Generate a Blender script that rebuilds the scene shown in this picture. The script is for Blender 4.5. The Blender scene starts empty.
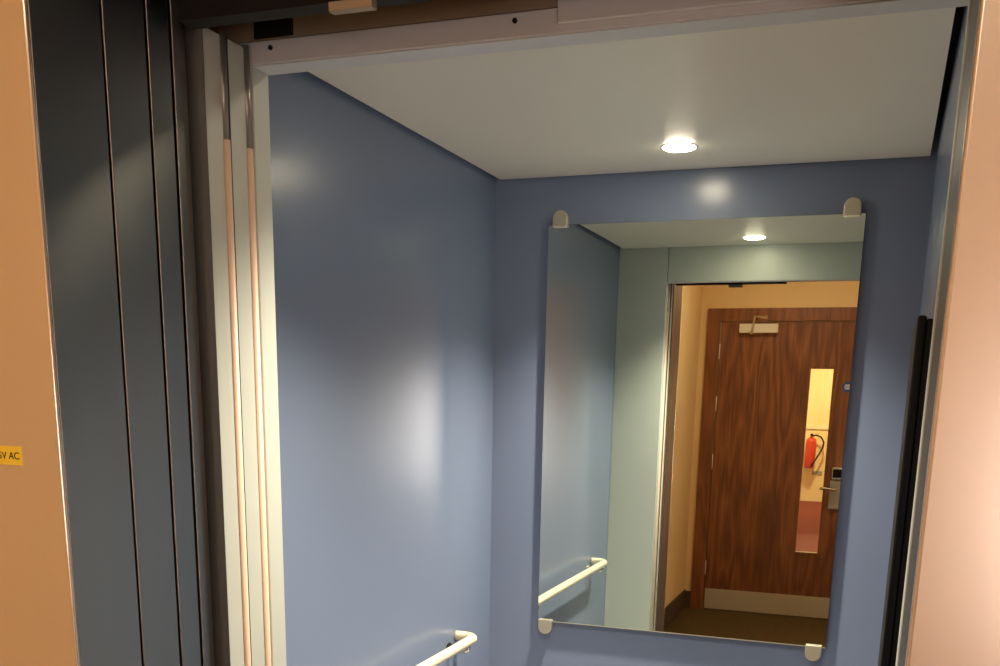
import bpy, bmesh, math, random
from mathutils import Vector, Matrix
random.seed(4)
PI = math.pi
sc = bpy.context.scene
C = sc.collection

# ------------------------------------------------------------------ helpers
def obj(name, bm, mat, parent=None, smooth=False, bevel=0.0, seg=2):
    me = bpy.data.meshes.new(name)
    bmesh.ops.recalc_face_normals(bm, faces=bm.faces[:])
    if smooth:
        for f in bm.faces: f.smooth = True
    bm.to_mesh(me); bm.free()
    me.materials.append(mat)
    o = bpy.data.objects.new(name, me); C.objects.link(o)
    if parent:
        o.parent = parent
        o.matrix_parent_inverse = Matrix.Translation(-parent.location)
    if bevel:
        m = o.modifiers.new('bevel', 'BEVEL'); m.width = bevel; m.segments = seg
        m.limit_method = 'ANGLE'; m.angle_limit = math.radians(40)
        me.polygons.foreach_set('use_smooth', [True]*len(me.polygons))
        w = o.modifiers.new('normals', 'WEIGHTED_NORMAL'); w.keep_sharp = True
    return o

def box(bm, x0, x1, y0, y1, z0, z1):
    r = bmesh.ops.create_cube(bm, size=1.0)
    for v in r['verts']:
        v.co = Vector((x0+(v.co.x+.5)*(x1-x0), y0+(v.co.y+.5)*(y1-y0), z0+(v.co.z+.5)*(z1-z0)))
    return r['verts']

def B(name, dims, mat, parent=None, bevel=0.0, seg=2):
    bm = bmesh.new(); box(bm, *dims)
    return obj(name, bm, mat, parent, bevel=bevel, seg=seg)

def prism(bm, pts, depth_vec):
    """pts: list of 3-D points (a flat outline), extruded along depth_vec."""
    vs = [bm.verts.new(p) for p in pts]
    f = bm.faces.new(vs)
    r = bmesh.ops.extrude_face_region(bm, geom=[f])
    bmesh.ops.translate(bm, vec=Vector(depth_vec), verts=[g for g in r['geom'] if isinstance(g, bmesh.types.BMVert)])

def tube(bm, pts, rad, n=16, caps=True):
    pts = [Vector(p) for p in pts]; rings = []; up = None
    for i, p in enumerate(pts):
        t = (pts[min(i+1, len(pts)-1)] - pts[max(i-1, 0)]).normalized()
        if up is None:
            up = t.orthogonal().normalized()
        up = (up - t*up.dot(t)).normalized(); s = t.cross(up)
        r = rad[i] if isinstance(rad, (list, tuple)) else rad
        rings.append([bm.verts.new(p + (up*math.cos(a)+s*math.sin(a))*r) for a in [2*PI*k/n for k in range(n)]])
    for a, b in zip(rings, rings[1:]):
        for k in range(n): bm.faces.new((a[k], a[(k+1) % n], b[(k+1) % n], b[k]))
    if caps:
        bm.faces.new(rings[0][::-1]); bm.faces.new(rings[-1])

def lathe(bm, prof, centre, axis='z', n=32):
    c = Vector(centre); rings = []
    for r, h in prof:
        ring = []
        for k in range(n):
            a = 2*PI*k/n
            if axis == 'z': v = Vector((r*math.cos(a), r*math.sin(a), h))
            elif axis == 'y': v = Vector((r*math.cos(a), h, r*math.sin(a)))
            else: v = Vector((h, r*math.cos(a), r*math.sin(a)))
            ring.append(bm.verts.new(c+v))
        rings.append(ring)
    for a, b in zip(rings, rings[1:]):
        for k in range(n): bm.faces.new((a[k], a[(k+1) % n], b[(k+1) % n], b[k]))
    bm.faces.new(rings[0][::-1]); bm.faces.new(rings[-1])

def arc(c, r, a0, a1, n, plane='xy'):
    out = []
    for i in range(n+1):
        a = a0+(a1-a0)*i/n
        u, v = r*math.cos(a), r*math.sin(a)
        out.append(Vector((c[0]+u, c[1]+v, c[2])) if plane == 'xy' else Vector((c[0]+u, c[1], c[2]+v)))
    return out

def thing(name, label, cat, loc, group=None):
    o = bpy.data.objects.new(name, None); C.objects.link(o); o.empty_display_size = .05
    o.location = loc; o['label'] = label; o['category'] = cat
    if group: o['group'] = group
    return o

def tag(o, label, cat, group=None):
    o['label'] = label; o['category'] = cat
    if group: o['group'] = group
    return o

def struct(o, label=None, cat=None):
    o['kind'] = 'structure'
    if label: o['label'] = label
    if cat: o['category'] = cat
    return o

def dup(root, loc, label):
    r = root.copy(); C.objects.link(r); r.location = loc; r['label'] = label
    for ch in list(root.children):
        c = ch.copy(); C.objects.link(c); c.parent = r
        c.matrix_parent_inverse = ch.matrix_parent_inverse.copy()
        for g in list(ch.children):
            d = g.copy(); C.objects.link(d); d.parent = c
            d.matrix_parent_inverse = g.matrix_parent_inverse.copy()
    return r

# ------------------------------------------------------------------ materials
def s2l(c):
    return tuple(((v/255)/12.92 if v/255 <= .04045 else ((v/255+.055)/1.055)**2.4) for v in c)+(1,)

def mat(name, col, rough=.5, metal=0., spec=.5, aniso=0., coat=0., arot=0., vary=0., vscale=(3, 3, 3), bump=0., bscale=200, emis=None, estr=0., rvary=0., trans=0., ior=1.45):
    m = bpy.data.materials.new(name); m.use_nodes = True
    nt = m.node_tree; b = nt.nodes['Principled BSDF']; L = nt.links
    c = s2l(col)
    b.inputs['Base Color'].default_value = c
    b.inputs['Roughness'].default_value = rough; b.inputs['Metallic'].default_value = metal
    b.inputs['Specular IOR Level'].default_value = spec; b.inputs['IOR'].default_value = ior
    b.inputs['Coat Weight'].default_value = coat; b.inputs['Coat Roughness'].default_value = .1
    b.inputs['Transmission Weight'].default_value = trans
    if aniso:
        b.inputs['Anisotropic'].default_value = aniso; b.inputs['Anisotropic Rotation'].default_value = arot
        t = nt.nodes.new('ShaderNodeTangent'); t.direction_type = 'RADIAL'; t.axis = 'Z'
        L.new(t.outputs['Tangent'], b.inputs['Tangent'])
    if emis:
        b.inputs['Emission Color'].default_value = s2l(emis); b.inputs['Emission Strength'].default_value = estr
    if vary or bump or rvary:
        tc = nt.nodes.new('ShaderNodeTexCoord')
        mp = nt.nodes.new('ShaderNodeMapping'); mp.inputs['Scale'].default_value = vscale
        L.new(tc.outputs['Object'], mp.inputs['Vector'])
        n = nt.nodes.new('ShaderNodeTexNoise'); n.inputs['Scale'].default_value = 1; n.inputs['Detail'].default_value = 4
        L.new(mp.outputs['Vector'], n.inputs['Vector'])
        if vary:
            mx = nt.nodes.new('ShaderNodeMixRGB'); mx.blend_type = 'MIX'
            mx.inputs[1].default_value = tuple(v*(1-vary) for v in c[:3])+(1,)
            mx.inputs[2].default_value = tuple(min(1, v*(1+vary)) for v in c[:3])+(1,)
            L.new(n.outputs['Fac'], mx.inputs[0]); L.new(mx.outputs[0], b.inputs['Base Color'])
        if rvary:
            r = nt.nodes.new('ShaderNodeMapRange')
            r.inputs['To Min'].default_value = rough-rvary; r.inputs['To Max'].default_value = rough+rvary
            L.new(n.outputs['Fac'], r.inputs['Value']); L.new(r.outputs[0], b.inputs['Roughness'])
        if bump:
            n2 = nt.nodes.new('ShaderNodeTexNoise'); n2.inputs['Scale'].default_value = bscale; n2.inputs['Detail'].default_value = 3
            L.new(tc.outputs['Object'], n2.inputs['Vector'])
            bp = nt.nodes.new('ShaderNodeBump'); bp.inputs['Strength'].default_value = bump; bp.inputs['Distance'].default_value = .002
            L.new(n2.outputs['Fac'], bp.inputs['Height']); L.new(bp.outputs['Normal'], b.inputs['Normal'])
    return m

def wood(name, dark, mid, light, seed=0.):
    m = bpy.data.materials.new(name); m.use_nodes = True
    nt = m.node_tree; b = nt.nodes['Principled BSDF']; L = nt.links
    tc = nt.nodes.new('ShaderNodeTexCoord')
    mp = nt.nodes.new('ShaderNodeMapping'); mp.inputs['Location'].default_value = (seed, seed*.7, 0)
    L.new(tc.outputs['Object'], mp.inputs['Vector'])
    # broad warp that turns the straight grain into long cathedral arches
    warp = nt.nodes.new('ShaderNodeTexNoise'); warp.inputs['Scale'].default_value = 1; warp.inputs['Detail'].default_value = 2
    mw = nt.nodes.new('ShaderNodeMapping'); mw.inputs['Scale'].default_value = (5.5, 5.5, .75)
    L.new(mp.outputs['Vector'], mw.inputs['Vector']); L.new(mw.outputs['Vector'], warp.inputs['Vector'])
    mul = nt.nodes.new('ShaderNodeMath'); mul.operation = 'MULTIPLY'; mul.inputs[1].default_value = 15
    L.new(warp.outputs['Fac'], mul.inputs[0])
    frac = nt.nodes.new('ShaderNodeMath'); frac.operation = 'PINGPONG'; frac.inputs[1].default_value = 1; L.new(mul.outputs[0], frac.inputs[0])
    fine = nt.nodes.new('ShaderNodeTexNoise'); fine.inputs['Scale'].default_value = 1; fine.inputs['Detail'].default_value = 6; fine.inputs['Roughness'].default_value = .7
    mf = nt.nodes.new('ShaderNodeMapping'); mf.inputs['Scale'].default_value = (90, 90, 3.0)
    L.new(mp.outputs['Vector'], mf.inputs['Vector']); L.new(mf.outputs['Vector'], fine.inputs['Vector'])
    mixf = nt.nodes.new('ShaderNodeMath'); mixf.operation = 'MULTIPLY_ADD'; mixf.inputs[1].default_value = .28
    m2 = nt.nodes.new('ShaderNodeMath'); m2.operation = 'MULTIPLY'; m2.inputs[1].default_value = .80
    L.new(fine.outputs['Fac'], m2.inputs[0]); L.new(frac.outputs[0], mixf.inputs[0]); L.new(m2.outputs[0], mixf.inputs[2])
    cr = nt.nodes.new('ShaderNodeValToRGB'); e = cr.color_ramp.elements
    e[0].position = .2; e[0].color = s2l(dark); e[1].position = .8; e[1].color = s2l(light)
    k = cr.color_ramp.elements.new(.5); k.color = s2l(mid)
    L.new(mixf.outputs[0], cr.inputs['Fac']); L.new(cr.outputs['Color'], b.inputs['Base Color'])
    b.inputs['Roughness'].default_value = .42
    return m

BLUE = mat('blue laminate', (115, 128, 153), rough=.25, spec=.45)
WHITE = mat('ceiling satin white', (226, 222, 210), rough=.33, spec=.5)
PALE = mat('pale grey door paint', (180, 185, 177), rough=.38, spec=.5)
SEAL = mat('beige edge seal', (214, 186, 164), rough=.4)
GREYEDGE = mat('grey metal edge', (150, 148, 142), rough=.38, metal=.6)
SILVER = mat('silver paint', (226, 216, 194), rough=.4)
LEADEDGE = mat('dark grey metal edge', (96, 96, 94), rough=.4, metal=.5)
STEEL = mat('brushed stainless', (240, 230, 214), rough=.2, metal=.8, aniso=.5, rvary=.05, vscale=(250, 250, 1.5))
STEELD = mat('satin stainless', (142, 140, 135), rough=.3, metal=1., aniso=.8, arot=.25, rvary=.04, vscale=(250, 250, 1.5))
TINTSTEEL = mat('reflection-tinted stainless', (228, 217, 204), rough=.26, metal=.75, rvary=.015, vscale=(250, 250, 1.5))  # same steel as the frame, warm reflections tinted into the base colour
KICK = mat('horizontally brushed steel', (214, 204, 180), rough=.35, metal=.5, aniso=.5)
NICKEL = mat('satin nickel', (204, 198, 178), rough=.28, metal=.65)
CHROME = mat('satin chrome', (214, 208, 192), rough=.22, metal=1.)
CREAM = mat('cream powder coat', (212, 203, 178), rough=.28, spec=.6)
BLACK = mat('black plastic', (11, 10, 10), rough=.5, spec=.3)
SHAFT = mat('shaft black', (10, 9, 8), rough=.8)
GALV = mat('galvanised sheet', (160, 146, 126), rough=.5, metal=.4, vary=.12, vscale=(6, 6, 6))
HEADER = mat('zinc header', (196, 200, 204), rough=.42, metal=.05)
MIRROR = mat('mirror glass', (226, 234, 226), rough=0., metal=1.)
GEDGE = mat('mirror edge', (120, 132, 132), rough=.15, metal=.6)
YELLOW = mat('warm yellow wall paint', (228, 196, 138), rough=.7, bump=.05)
CARPET = mat('brown carpet', (84, 66, 38), rough=1., spec=.1, vary=.35, vscale=(25, 25, 25), bump=.8, bscale=400)
SKIRT = mat('brown skirting', (74, 58, 40), rough=.6, vary=.2, vscale=(12, 12, 12))
WALNUT = wood('walnut veneer', (76, 40, 19), (116, 68, 35), (152, 97, 55), .3)
WALFRAME = wood('walnut frame', (92, 50, 26), (122, 72, 38), (146, 90, 50), 2.1)
CREAMWALL = mat('cream corridor paint', (236, 222, 186), rough=.7)
REDCARPET = mat('red brown carpet', (124, 66, 52), rough=1., spec=.1, vary=.2, vscale=(20, 20, 20))
RED = mat('extinguisher red', (200, 66, 46), rough=.3)
HOSE = mat('black rubber', (22, 22, 22), rough=.5)
SIGNGREY = mat('grey plate', (160, 157, 149), rough=.4)
SIGNBLUE = mat('blue sign', (32, 74, 140), rough=.35)
SIGNWHITE = mat('sign white', (225, 228, 232), rough=.4)
LABELY = mat('yellow label', (255, 222, 70), rough=.4)
INK = mat('label ink', (70, 52, 18), rough=.5)
VINYL = mat('grey vinyl', (196, 190, 180), rough=.45, vary=.2, vscale=(30, 30, 30))
CEILW = mat('white ceiling paint', (232, 226, 212), rough=.8)
def emit(name, col, strength):
    m = bpy.data.materials.new(name); m.use_nodes = True; nt = m.node_tree
    nt.nodes.remove(nt.nodes['Principled BSDF'])
    e = nt.nodes.new('ShaderNodeEmission'); e.inputs[0].default_value = s2l(col); e.inputs[1].default_value = strength
    nt.links.new(e.outputs[0], nt.nodes['Material Output'].inputs[0])
    return m
LAMP = emit('lamp white', (255, 240, 208), 34)
ADDEDLAMP = emit('added lamp warm', (255, 234, 206), 92)  # for the added lamps above the landing
GLOWPANE = emit('added glow pane', (255, 236, 232), 5.5)  # glow of the added landing window
CORRLAMP = emit('corridor lamp', (255, 222, 160), 190)

def glass(name):
    m = bpy.data.materials.new(name); m.use_nodes = True; nt = m.node_tree; L = nt.links
    nt.nodes.remove(nt.nodes['Principled BSDF'])
    t = nt.nodes.new('ShaderNodeBsdfTransparent'); t.inputs[0].default_value = (.93, .93, .9, 1)
    g = nt.nodes.new('ShaderNodeBsdfGlossy'); g.inputs['Roughness'].default_value = .02
    f = nt.nodes.new('ShaderNodeFresnel'); mx = nt.nodes.new('ShaderNodeMixShader')
    L.new(f.outputs[0], mx.inputs[0]); L.new(t.outputs[0], mx.inputs[1]); L.new(g.outputs[0], mx.inputs[2])
    L.new(mx.outputs[0], nt.nodes['Material Output'].inputs[0])
    return m
GLASS = glass('door glass')

# ------------------------------------------------------------------ measures (metres)
H = 2.112          # lift ceiling
W = 1.126          # inner width of the lift
YF = -1.455        # inner face of the lift's front wall
XO = .2            # left edge of the lift doorway
ZO = 1.981         # top of the lift doorway
YL = -1.894        # landing face of the lift door frame
YH = -4.694        # landing wall with the walnut door
XHL = -.215        # left wall of the landing
XHR = 2.7
ZH = 2.55
YC = -13.44        # end of the corridor beyond the walnut door

# ------------------------------------------------------------------ lift shell
struct(B('wall_left', (-.02, 0, -1.495, .02, 0, 2.2), BLUE), 'satin blue panel wall carrying the handrail', 'wall')
struct(B('wall_back', (0, W, 0, .02, 0, 2.2), BLUE), 'satin blue panel wall behind the mirror', 'wall')
struct(B('wall_right', (W, W+.02, -1.495, .02, 0, 2.2), BLUE), 'dark blue panel wall with the black control panel, seen edge-on', 'wall')
struct(B('ceiling', (.015, 1.1116, YF+.004, -.010, H, H+.03), WHITE), 'white satin lift ceiling panel with round downlights', 'ceiling')
struct(B('trim_1', (-.02, W+.02, -1.495, .02, 2.2, 2.22), SHAFT))
struct(B('floor', (-.02, W+.02, -1.50, .02, -.03, 0), VINYL), 'grey vinyl floor of the lift', 'floor')
wf = B('wall_front', (0, XO-.0012, -1.496, YF, 0, 2.2), PALE, bevel=.002)
struct(wf, 'pale grey return wall beside the lift doorway, seen in the mirror', 'wall')
struct(B('trim_2', (XO+.0012, W, -1.496, YF, ZO, 2.2), PALE, bevel=.002), 'pale grey panel over the lift doorway, seen in the mirror', 'wall')
struct(B('trim_3', (1.1155, W, -1.50, YF-.001, 0, ZO-.001), PALE, bevel=.003), 'pale upright at the right edge of the lift doorway', 'trim')

# ------------------------------------------------------------------ mirror
MX0, MX1, MZ0, MZ1 = .1605, .9779, .885, 1.9875
MF, MB = -.018, -.012
t = thing('mirror', 'tall frameless wall mirror held by four chrome clips on the blue wall', 'mirror', ((MX0+MX1)/2, MF, MZ0))
B('glass', (MX0, MX1, MF, MB, MZ0, MZ1), MIRROR, t)
bm = bmesh.new()
e = .0015
box(bm, MX0-e, MX1+e, MB, MB+.004, MZ0-e, MZ1+e)
obj('backing', bm, GEDGE, t)
bm = bmesh.new(); pw = .0024
for a in ((MX0, MX1, MZ0, MZ0+pw),):
    box(bm, a[0], a[1], MF-.0006, MF-.0001, a[2], a[3])
obj('polished_edge', bm, NICKEL, t)
def clip(cx, ez, up):
    s = 1 if up else -1
    r = .0212
    pts = [(cx-r, MF-.009, ez-s*.007), (cx+r, MF-.009, ez-s*.007)]
    cz = ez+s*.016
    for k in range(13):
        a = PI*k/12
        pts.append((cx+r*math.cos(a), MF-.009, cz+s*r*math.sin(a)))
    bm = bmesh.new(); prism(bm, pts, (0, .006, 0))
    # body behind the cap, up to the wall
    pts2 = []
    for k in range(13):
        a = PI*k/12
        pts2.append((cx+(r-.002)*math.cos(a), MF-.003, cz+s*(r-.002)*math.sin(a)))
    pts2 += [(cx-r+.002, MF-.003, ez+s*.002), (cx+r-.002, MF-.003, ez+s*.002)]
    bm2 = bmesh.new(); prism(bm2, pts2, (0, .0205, 0))
    c = obj('clip', bm, NICKEL, t, bevel=.003, seg=3)
    obj('clip_body', bm2, NICKEL, c)
for cx, ez, up in ((.195, MZ1, True), (.946, MZ1, True), (.184, MZ0, False), (.948, MZ0, False)): clip(cx, ez, up)

# ------------------------------------------------------------------ handrail
RX, RZ, RY0, RY1, RR = .061, .879, -.268, -1.20, .0135
t = thing('handrail', 'cream tubular handrail with returned ends on the blue side wall', 'handrail', (0, (RY0+RY1)/2, RZ))
q = .032
pts = [(0.001, RY0, RZ), (.01, RY0, RZ), (RX-q-.005, RY0, RZ)]
pts += arc((RX-q, RY0-q, RZ), q, PI/2, 0, 10)
pts += [(RX, RY0-q-.1+(RY1+RY0*-1+.2+2*q)*k/6.0*1, RZ) for k in range(0)]
pts += [(RX, RY0-q-.15, RZ), (RX, (RY0+RY1)/2, RZ), (RX, RY1+q+.15, RZ)]
pts += arc((RX-q, RY1+q, RZ), q, 0, -PI/2, 10)
pts += [(RX-q-.005, RY1, RZ), (.01, RY1, RZ), (.001, RY1, RZ)]
bm = bmesh.new(); tube(bm, pts, RR, 24); obj('rail', bm, CREAM, t, smooth=True)
for y in (RY0-.05, RY1+.05):
    bm = bmesh.new()
    tube(bm, [(.002, y, RZ-.03), (RX-.012, y, RZ-.03), (RX-.002, y, RZ-.024), (RX, y, RZ-.012)], .006, 12)
    br = obj('bracket', bm, CHROME, t, smooth=True)
    bm = bmesh.new(); lathe(bm, [(.019, 0), (.019, .003), (.016, .006)], (0, y, RZ-.03), 'x', 24)
    obj('wall_plate', bm, BLACK if y > -.5 else CHROME, br)

# ------------------------------------------------------------------ downlights in the lift
def downlight(loc, label, group, lampmat, r=.037):
    t = thing('ceiling_light', label, 'light', loc, group)
    x, y, z = loc
    n = 40; bm = bmesh.new()
    prof = [(r+.006, 0), (r+.006, -.0012), (r+.004, -.0018), (r+.0005, -.0014), (r, 0)]
    rings = []
    for rr, h in prof:
        rings.append([bm.verts.new((x+rr*math.cos(2*PI*k/n), y+rr*math.sin(2*PI*k/n), z+h)) for k in range(n)])
    for a, b in zip(rings, rings[1:]):
        for k in range(n): bm.faces.new((a[k], a[(k+1) % n], b[(k+1) % n], b[k]))
    obj('bezel', bm, SIGNWHITE, t, smooth=True)
    bm = bmesh.new(); lathe(bm, [(r, -.001), (r, -.003), (r*.92, -.0045), (r*.75, -.0058), (r*.4, -.0066), (r*.1, -.0068)], (x, y, z), 'z', n)
    obj('lens', bm, lampmat, t)
    return t
l1 = downlight((.556, -.262, H), 'lit round downlight in the lift ceiling above the mirror', 'downlights in the lift', LAMP)
def spot(loc, col, power):
    li = bpy.data.lights.new('lamp_beam', 'SPOT'); li.energy = power; li.color = s2l(col)[:3]
    li.spot_size = math.radians(112); li.spot_blend = 1.0; li.shadow_soft_size = .03
    o = bpy.data.objects.new('lamp_beam', li); C.objects.link(o); o.location = (loc[0], loc[1], loc[2]-.018)
spot((.556, -.262, H), (255, 241, 217), 56)
spot((.556, -1.25, H), (255, 241, 217), 56)
l2 = dup(l1, (.556, -1.25, H), 'lit round downlight over the doorway, showing only inside the mirror')

# ------------------------------------------------------------------ black control panel on the right wall
t = thing('control_panel', 'tall black control panel on the right blue wall by the doorway, seen edge-on', 'control panel', (W, -1.2, 0))
B('back_box', (W-.014, W, -1.30, -1.06, .002, 1.652), BLACK, t, bevel=.002)
B('face_plate', (W-.026, W-.014, -1.304, -1.056, 0, 1.656), BLACK, t, bevel=.003)

# ------------------------------------------------------------------ lift doors: two pale leaves parked at the left
def lift_leaf(y0, y1, label):
    t = thing('lift_door', label, 'lift door', (XO-.1, (y0+y1)/2, 0), 'pale leaves of the lift door')
    B('leaf', (-.55, XO-.004, y0, y1-.006, .01, 2.001), PALE, t, bevel=.002)
    B('front_edge', (-.55, XO-.0005, y0-.0012, y0-.0002, .01, 2.001), LEADEDGE, t)['label'] = 'dark grey metal edge facing the landing'
    bm = bmesh.new()
    tube(bm, [(XO-.004, y1-.006, .01), (XO-.004, y1-.006, 1.872)], .0058, 14)
    obj('edge_seal', bm, SEAL, t, smooth=True)['label'] = 'pinkish beige rounded seal'
    bm = bmesh.new()
    tube(bm, [(XO-.005, y1-.006, 1.872), (XO-.005, y1-.006, 2.004)], .0056, 14)
    obj('edge_cap', bm, GREYEDGE, t, smooth=True)['label'] = 'grey metal top of the edge'
    return t
lift_leaf(-1.609, -1.556, 'pale grey sliding lift door leaf next to the dark steel landing leaves')
lift_leaf(-1.5542, -1.501, 'pale grey sliding lift door leaf next to the blue lift wall')

# ------------------------------------------------------------------ header over the lift doorway
t = thing('door_header', 'grey metal header rail across the top of the lift doorway', 'door header', (.65, -1.5, 2.0))
B('rail', (XO, W+.1, -1.500, -1.4965, ZO, 2.010), HEADER, t, bevel=.0015)
B('underside', (XO, W+.1, -1.4965, -1.456, ZO-.0015, ZO-.0002), HEADER, t)
B('cover_strip', (.645, W+.1, -1.507, -1.5005, 1.990, 2.03), HEADER, t, bevel=.002)['label'] = 'raised paler strip'
bm = bmesh.new(); box(bm, -.1, W+.1, -1.500, -1.4965, 2.0105, 2.2); obj('back_plate', bm, GALV, t)
B('ledge', (.20, .33, -1.507, -1.5005, 2.036, 2.040), GALV, t)
B('hanger_plate', (.208, .268, -1.5035, -1.5005, 2.012, 2.036), SHAFT, t)
B('bracket', (.325, .39, -1.512, -1.5005, 2.033, 2.040), HEADER, t, bevel=.001)
for x, z in ((.232, 2.000), (.588, 2.000)):
    bm = bmesh.new(); lathe(bm, [(.0032, 0), (.0032, -.0025), (.001, -.003)], (x, -1.500, z), 'y', 14)
    obj('screw', bm, BLACK, t)

# ------------------------------------------------------------------ landing: frame and doors
XLJ, XRJ = .18, 1.1105
t = thing('door_frame', 'brushed stainless steel frame around the lift doorway on the landing', 'door frame', (.65, YL, 0))
bm = bmesh.new()
prism(bm, [(-.06, YL, 0), (XLJ, YL, 0), (XLJ, YL+.006, 0), (XLJ-.03, YL+.006, 0), (XLJ-.03, YL+.03, 0), (-.06, YL+.03, 0)], (0, 0, 2.05))
obj('jamb', bm, STEEL, t, bevel=.0022, seg=3)['label'] = 'left jamb of the steel frame'
B('reveal', (XLJ-.029, XLJ-.0003, YL+.0065, -1.777, 0, 2.0495), STEELD, t, bevel=.0015)['label'] = 'inner face of the left jamb, dark reflection put into its colour'  # dark reflection put into a darker copy of the jamb steel
B('return_post', (.10, XLJ, -1.773, -1.699, 0, 2.16), STEELD, t, bevel=.0018)
bm = bmesh.new()
prism(bm, [(1.36, YL, 0), (XRJ, YL, 0), (XRJ, YL+.012, 0), (XRJ+.03, YL+.012, 0), (XRJ+.03, YL+.03, 0), (1.36, YL+.03, 0)], (0, 0, 2.05))
obj('jamb', bm, TINTSTEEL, t, bevel=.004, seg=4)['label'] = 'right jamb of the steel frame, pinkish reflections tinted into its colour'
B('reveal', (XRJ+.0004, XRJ+.029, YL+.0125, -1.70, 0, 2.0495), LEADEDGE, t, bevel=.0015)['label'] = 'inner edge of the right jamb, dark reflection put into its colour'  # darker metal stands in for the dark reflection on this face
bm = bmesh.new()
prism(bm, [(-.06, YL, 2.05), (-.06, YL, 2.2), (-.06, YL+.03, 2.2), (-.06, YL+.03, 2.09), (-.06, -1.70, 2.09), (-.06, -1.70, 2.05)], (1.42, 0, 0))
obj('head', bm, STEEL, t, bevel=.002)
def landing_leaf(y0, y1, label):
    t = thing('landing_door', label, 'landing door', (XLJ-.1, (y0+y1)/2, 0), 'steel leaves of the landing door')
    B('leaf', (-.45, XLJ, y0, y1, .01, 2.10), STEELD, t, bevel=.0016, seg=3)
    B('hanger_plate', (.02, .12, y0+.012, y1-.012, 2.1005, 2.15), GALV, t)
    return t
landing_leaf(-1.694, -1.652, 'dark stainless landing door leaf next to the steel frame')
landing_leaf(-1.646, -1.620, 'dark stainless landing door leaf next to the pale lift door leaves')
# shaft surfaces around the gap between landing and lift
bar = struct(B('trim_4', (XLJ+.02, .645, -1.66, -1.63, 1.987, 2.12), SHAFT))
B('bracket', (.414, .471, -1.664, -1.650, 1.9765, 1.9868), GALV, bar, bevel=.001)
struct(B('trim_13', (.646, 1.11, -1.66, -1.63, 1.994, 2.12), GALV))
struct(B('trim_5', (-.6, 1.5, -1.86, -1.30, 2.22, 2.24), SHAFT))
struct(B('trim_6', (W+.10, W+.12, -1.69, -1.2, 0, 2.22), SHAFT))
struct(B('trim_7', (-.6, -.58, -1.86, -1.2, 0, 2.22), SHAFT))
struct(B('trim_8', (-.2, 1.3, -1.86, -1.51, -.06, -.004), STEELD))

# yellow rating label on the left jamb
t = thing('warning_label', 'small yellow voltage label stuck on the left steel jamb', 'label', (.09, YL, 1.46))
B('plate', (.045, .1230, YL-.0012, YL-.0001, 1.4515, 1.4735), LABELY, t)
cu = bpy.data.curves.new('lettering', 'FONT'); cu.body = '415V AC'; cu.size = .0118; cu.align_x = 'RIGHT'; cu.extrude = .0002
tmp = bpy.data.objects.new('lettering', cu); C.objects.link(tmp)
me = bpy.data.meshes.new_from_object(tmp.evaluated_get(bpy.context.evaluated_depsgraph_get()))
bpy.data.objects.remove(tmp); me.name = 'lettering'; me.materials.clear(); me.materials.append(INK)
fo = bpy.data.objects.new('lettering', me); C.objects.link(fo)
fo.location = (.1205, YL-.0014, 1.4585); fo.rotation_euler = (PI/2, 0, 0)
fo.parent = t; fo.matrix_parent_inverse = Matrix.Translation(-t.location)

# ------------------------------------------------------------------ landing (seen in the mirror)
struct(B('floor_hall', (XHL-.02, XHR, YH-.2, -1.87, -.03, 0), CARPET), 'brown carpet of the landing, seen in the mirror', 'floor')
struct(B('ceiling_hall', (XHL-.1, XHR+.1, YH-.12, -1.80, ZH, ZH+.05), CEILW))
struct(B('wall_hall_left', (XHL-.1, XHL, YH, YL+.07, 0, ZH), YELLOW), 'yellow side wall of the landing, seen in the mirror', 'wall')
struct(B('wall_hall_right', (XHR, XHR+.1, YH, YL+.07, 0, ZH), YELLOW))
WX0, WX1, WZ0, WZ1 = 1.76, 2.50, .8, 1.66
win = thing('added_window_1', 'added glowing window in the landing wall, unseen, brightens the lift wall by its reflection', 'window', ((WX0+WX1)/2, YH, WZ0))  # added glowing pane, makes the bright patch on the left lift wall
win['kind'] = 'structure'
bm = bmesh.new(); w = .05
for a in ((WX0, WX0+w, WZ0, WZ1), (WX1-w, WX1, WZ0, WZ1), (WX0+w, WX1-w, WZ0, WZ0+w), (WX0+w, WX1-w, WZ1-w, WZ1)):
    box(bm, a[0], a[1], YH-.08, YH-.02, a[2], a[3])
obj('added_window_frame', bm, CEILW, win)
B('added_glow_pane', (WX0+w, WX1-w, YH-.054, YH-.048, WZ0+w, WZ1-w), GLOWPANE, win)
bm = bmesh.new()     # wall around the lift doorway
box(bm, XHL-.1, -.062, YL+.006, YL+.07, 0, ZH); box(bm, 1.362, XHR+.1, YL+.006, YL+.07, 0, ZH); box(bm, -.062, 1.362, YL+.006, YL+.07, 2.202, ZH)
struct(obj('wall_landing', bm, YELLOW))
DX0, DX1 = -.066, .862          # door leaf
FX0, FX1, FT = -.163, .959, 2.13
bm = bmesh.new()
box(bm, XHL-.1, FX0+.02, YH-.1, YH, 0, ZH); box(bm, FX1-.02, WX0, YH-.1, YH, 0, ZH)
box(bm, WX1, XHR+.1, YH-.1, YH, 0, ZH); box(bm, WX0, WX1, YH-.1, YH, 0, WZ0); box(bm, WX0, WX1, YH-.1, YH, WZ1, ZH); box(bm, FX0+.02, FX1-.02, YH-.1, YH, FT-.02, ZH)
struct(obj('wall_hall_back', bm, YELLOW), 'yellow wall around the walnut door, seen in the mirror', 'wall')
struct(B('baseboard_hall_left', (XHL, XHL+.014, YH, YL, 0, .135), SKIRT, bevel=.003), 'dark brown skirting along the yellow side wall', 'skirting')
struct(B('baseboard_hall_back', (XHL+.014, FX0, YH, YH+.014, 0, .125), SKIRT))
struct(B('baseboard_hall_right', (FX1, XHR, YH, YH+.014, 0, .125), SKIRT))

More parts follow.
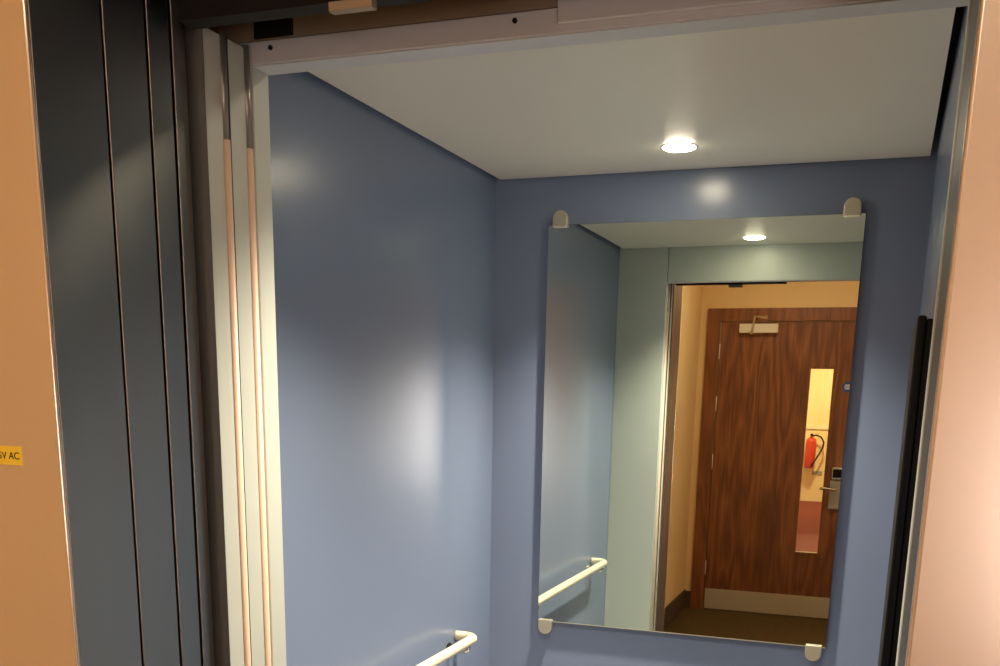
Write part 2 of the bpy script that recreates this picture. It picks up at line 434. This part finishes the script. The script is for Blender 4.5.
# walnut door
d = thing('door_1', 'walnut veneered door with narrow glass panel, reflected in the mirror', 'door', (.4, YH, 0))
d['kind'] = 'structure'
bm = bmesh.new()
box(bm, FX0, DX0-.004, YH-.1, YH+.018, 0, FT); box(bm, DX1+.004, FX1, YH-.1, YH+.018, 0, FT)
box(bm, DX0-.004, DX1+.004, YH-.1, YH+.018, 2.044, FT)
obj('door_casing', bm, WALFRAME, d, bevel=.002)
VX0, VX1, VZ0, VZ1 = .555, .706, .471, 1.731
bm = bmesh.new(); yb, yf = YH-.046, YH
box(bm, DX0, VX0, yb, yf, .006, 2.04); box(bm, VX1, DX1, yb, yf, .006, 2.04)
box(bm, VX0, VX1, yb, yf, .006, VZ0); box(bm, VX0, VX1, yb, yf, VZ1, 2.04)
lf = obj('leaf', bm, WALNUT, d)
bm = bmesh.new(); w = .012
for a in ((VX0-w, VX0, VZ0-w, VZ1+w), (VX1, VX1+w, VZ0-w, VZ1+w), (VX0, VX1, VZ0-w, VZ0), (VX0, VX1, VZ1, VZ1+w)):
    box(bm, a[0], a[1], yf-.01, yf+.005, a[2], a[3])
obj('glazing_bead', bm, WALFRAME, d)
B('glass_panel', (VX0, VX1, YH-.027, YH-.021, VZ0, VZ1), GLASS, d)
for z in (1.842, 1.483, 1.08, .312):
    bm = bmesh.new(); tube(bm, [(DX0-.004, YH+.006, z-.052), (DX0-.004, YH+.006, z+.052)], .006, 12)
    obj('hinge', bm, SILVER, d, smooth=True)
kp = B('kick_plate', (DX0+.004, DX1-.004, YH, YH+.002, .008, .158), KICK, d)
cl = B('door_closer', (.063, .322, YH+.001, YH+.045, 1.965, 2.025), SILVER, d, bevel=.004)
bm = bmesh.new()
prism(bm, [(.142, YH+.048, 1.955), (.158, YH+.048, 1.955), (.172, YH+.048, 2.075), (.158, YH+.048, 2.075)], (0, .007, 0))
obj('closer_arm', bm, CHROME, cl)
bm = bmesh.new(); tube(bm, [(.150, YH+.044, 1.965), (.150, YH+.062, 1.965)], .011, 14)
obj('closer_pivot', bm, CHROME, cl)
bm = bmesh.new(); tube(bm, [(.165, YH+.052, 2.072), (.175, YH+.048, 2.071), (.235, YH+.024, 2.068)], .006, 10); box(bm, .205, .245, YH+.018, YH+.03, 2.058, 2.078)
obj('closer_link', bm, CHROME, cl)
lk = B('door_lock', (.750, .822, YH+.001, YH+.026, .786, .985), SIGNGREY, d, bevel=.008, seg=3)
B('card_reader', (.756, .830, YH+.001, YH+.036, .99, 1.077), CHROME, lk, bevel=.008, seg=3)
B('reader_window', (.764, .822, YH+.0365, YH+.039, 1.006, 1.062), BLACK, lk, bevel=.001)
bm = bmesh.new(); tube(bm, [(.786, YH+.025, .925), (.786, YH+.062, .925), (.778, YH+.07, .926), (.72, YH+.07, .931), (.688, YH+.068, .930)], [.011, .010, .010, .010, .009], 14)
obj('lever_handle', bm, CHROME, lk, smooth=True)
bm = bmesh.new(); lathe(bm, [(.036, 0), (.036, .002), (.034, .003)], (.808, YH+.0005, 1.614), 'y', 32)
sg = obj('fire_door_sign', bm, SIGNBLUE, d); sg['label'] = 'round blue sign'
bm = bmesh.new()
for rr, z0 in ((.020, .012), (.024, 0), (.020, -.012)):
    box(bm, .808-rr, .808+rr, YH+.0036, YH+.0042, 1.614+z0-.003, 1.614+z0+.003)
obj('sign_band', bm, SIGNWHITE, sg)

# corridor beyond the door's glass
struct(B('floor_corridor', (-1.2, 1.6, YC, YH-.1, -.03, -.001), REDCARPET), 'red brown floor seen through the door glass', 'floor')
struct(B('ceiling_corridor', (-1.3, 1.7, YC-.1, YH-.1, 2.5, 2.55), CEILW))
struct(B('wall_corridor_left', (-1.3, -1.2, YC, YH-.1, 0, 2.5), CREAMWALL))
struct(B('wall_corridor_right', (1.6, 1.7, YC, YH-.1, 0, 2.5), CREAMWALL))
struct(B('wall_corridor_end', (-1.3, 1.7, YC-.1, YC, 0, 2.5), CREAMWALL), 'cream end wall seen through the door glass', 'wall')
struct(B('trim_9', (-1.2, 1.6, YC, YC+.02, 1.07, 1.13), CEILW, bevel=.004))
for k, x in enumerate((.125, .205, .285)):
    struct(B('trim_%d' % (10+k), (x, x+.02, YC, YC+.012, 1.2, 2.2), CEILW, bevel=.003))
t = thing('fire_extinguisher', 'red fire extinguisher with black hose seen through the door glass', 'fire extinguisher', (.055, YC+.1, .5))
ex, ey, ez = .055, YC+.1, .5
bm = bmesh.new(); lathe(bm, [(.06, 0), (.075, .012), (.078, .03), (.078, .38), (.07, .42), (.04, .45), (.022, .462), (.022, .475)], (ex, ey, ez), 'z', 28)
obj('cylinder', bm, RED, t, smooth=True)
bm = bmesh.new(); box(bm, ex-.02, ex+.02, ey-.02, ey+.02, ez+.475, ez+.50); box(bm, ex-.012, ex+.012, ey, ey+.09, ez+.50, ez+.512); box(bm, ex-.012, ex+.012, ey+.01, ey+.085, ez+.478, ez+.488)
obj('valve_handle', bm, HOSE, t)
bm = bmesh.new()
hp = [(ex+.02, ey, ez+.48), (ex+.07, ey+.01, ez+.49), (ex+.14, ey+.02, ez+.46), (ex+.18, ey+.02, ez+.39), (ex+.17, ey+.03, ez+.30), (ex+.12, ey+.05, ez+.20), (ex+.07, ey+.075, ez+.10), (ex+.03, ey+.085, ez+.03)]
tube(bm, hp, .012, 10); obj('hose', bm, HOSE, t, smooth=True)
B('wall_bracket', (ex-.03, ex+.03, YC+.001, ey-.07, ez+.25, ez+.33), SIGNGREY, t)
tag(B('wall_plate', (.10, .245, YC, YC+.012, .40, .455), SIGNGREY, bevel=.003), 'small grey plate low on the cream wall by the fire extinguisher', 'plate')

# ------------------------------------------------------------------ added unseen lamps that light the landing; lamps of the corridor
h1 = downlight((.45, -3.7, ZH), 'added warm round downlight, out of view in the landing ceiling in front of the walnut door', 'added downlights of the landing', ADDEDLAMP, .06)
dup(h1, (1.55, -3.0, ZH), 'added warm round downlight, out of view in the landing ceiling, away from the walnut door')
c1 = downlight((.2, -8.0, 2.5), 'round downlight in the corridor ceiling nearer the walnut door', 'downlights of the corridor', CORRLAMP, .12)
dup(c1, (.2, -12.2, 2.5), 'round downlight in the corridor ceiling by the fire extinguisher')

w = bpy.data.worlds.new('World'); sc.world = w; w.use_nodes = True
w.node_tree.nodes['Background'].inputs[0].default_value = (.01, .01, .01, 1)

# ------------------------------------------------------------------ camera
cam = bpy.data.cameras.new('camera'); co = bpy.data.objects.new('camera', cam); C.objects.link(co)
cam.sensor_fit = 'HORIZONTAL'; cam.sensor_width = 36
F, PPY = 1023.73, 633.1
cam.lens = F/1000*36
cam.shift_x = 0; cam.shift_y = (PPY-333)/1000
cam.clip_start = .02
yaw, pitch, roll = -.3503, -.2324, .0182
f = Vector((math.sin(yaw)*math.cos(pitch), math.cos(yaw)*math.cos(pitch), math.sin(pitch)))
r = Vector((math.cos(yaw), -math.sin(yaw), 0)); u = r.cross(f)
r2 = r*math.cos(roll)+u*math.sin(roll); u2 = u*math.cos(roll)-r*math.sin(roll)
co.matrix_world = Matrix(((r2.x, u2.x, -f.x, 1.074), (r2.y, u2.y, -f.y, -2.8448), (r2.z, u2.z, -f.z, 1.5473), (0, 0, 0, 1)))
sc.camera = co

vs = sc.view_settings
vs.view_transform = 'Standard'; vs.look = 'None'; vs.gamma = 1; vs.use_curve_mapping = False
vs.exposure = 1.52
cy = sc.cycles
cy.max_bounces = 16; cy.diffuse_bounces = 8; cy.glossy_bounces = 10; cy.transparent_max_bounces = 12
cy.use_denoising = True; cy.sample_clamp_indirect = 6; cy.blur_glossy = .3
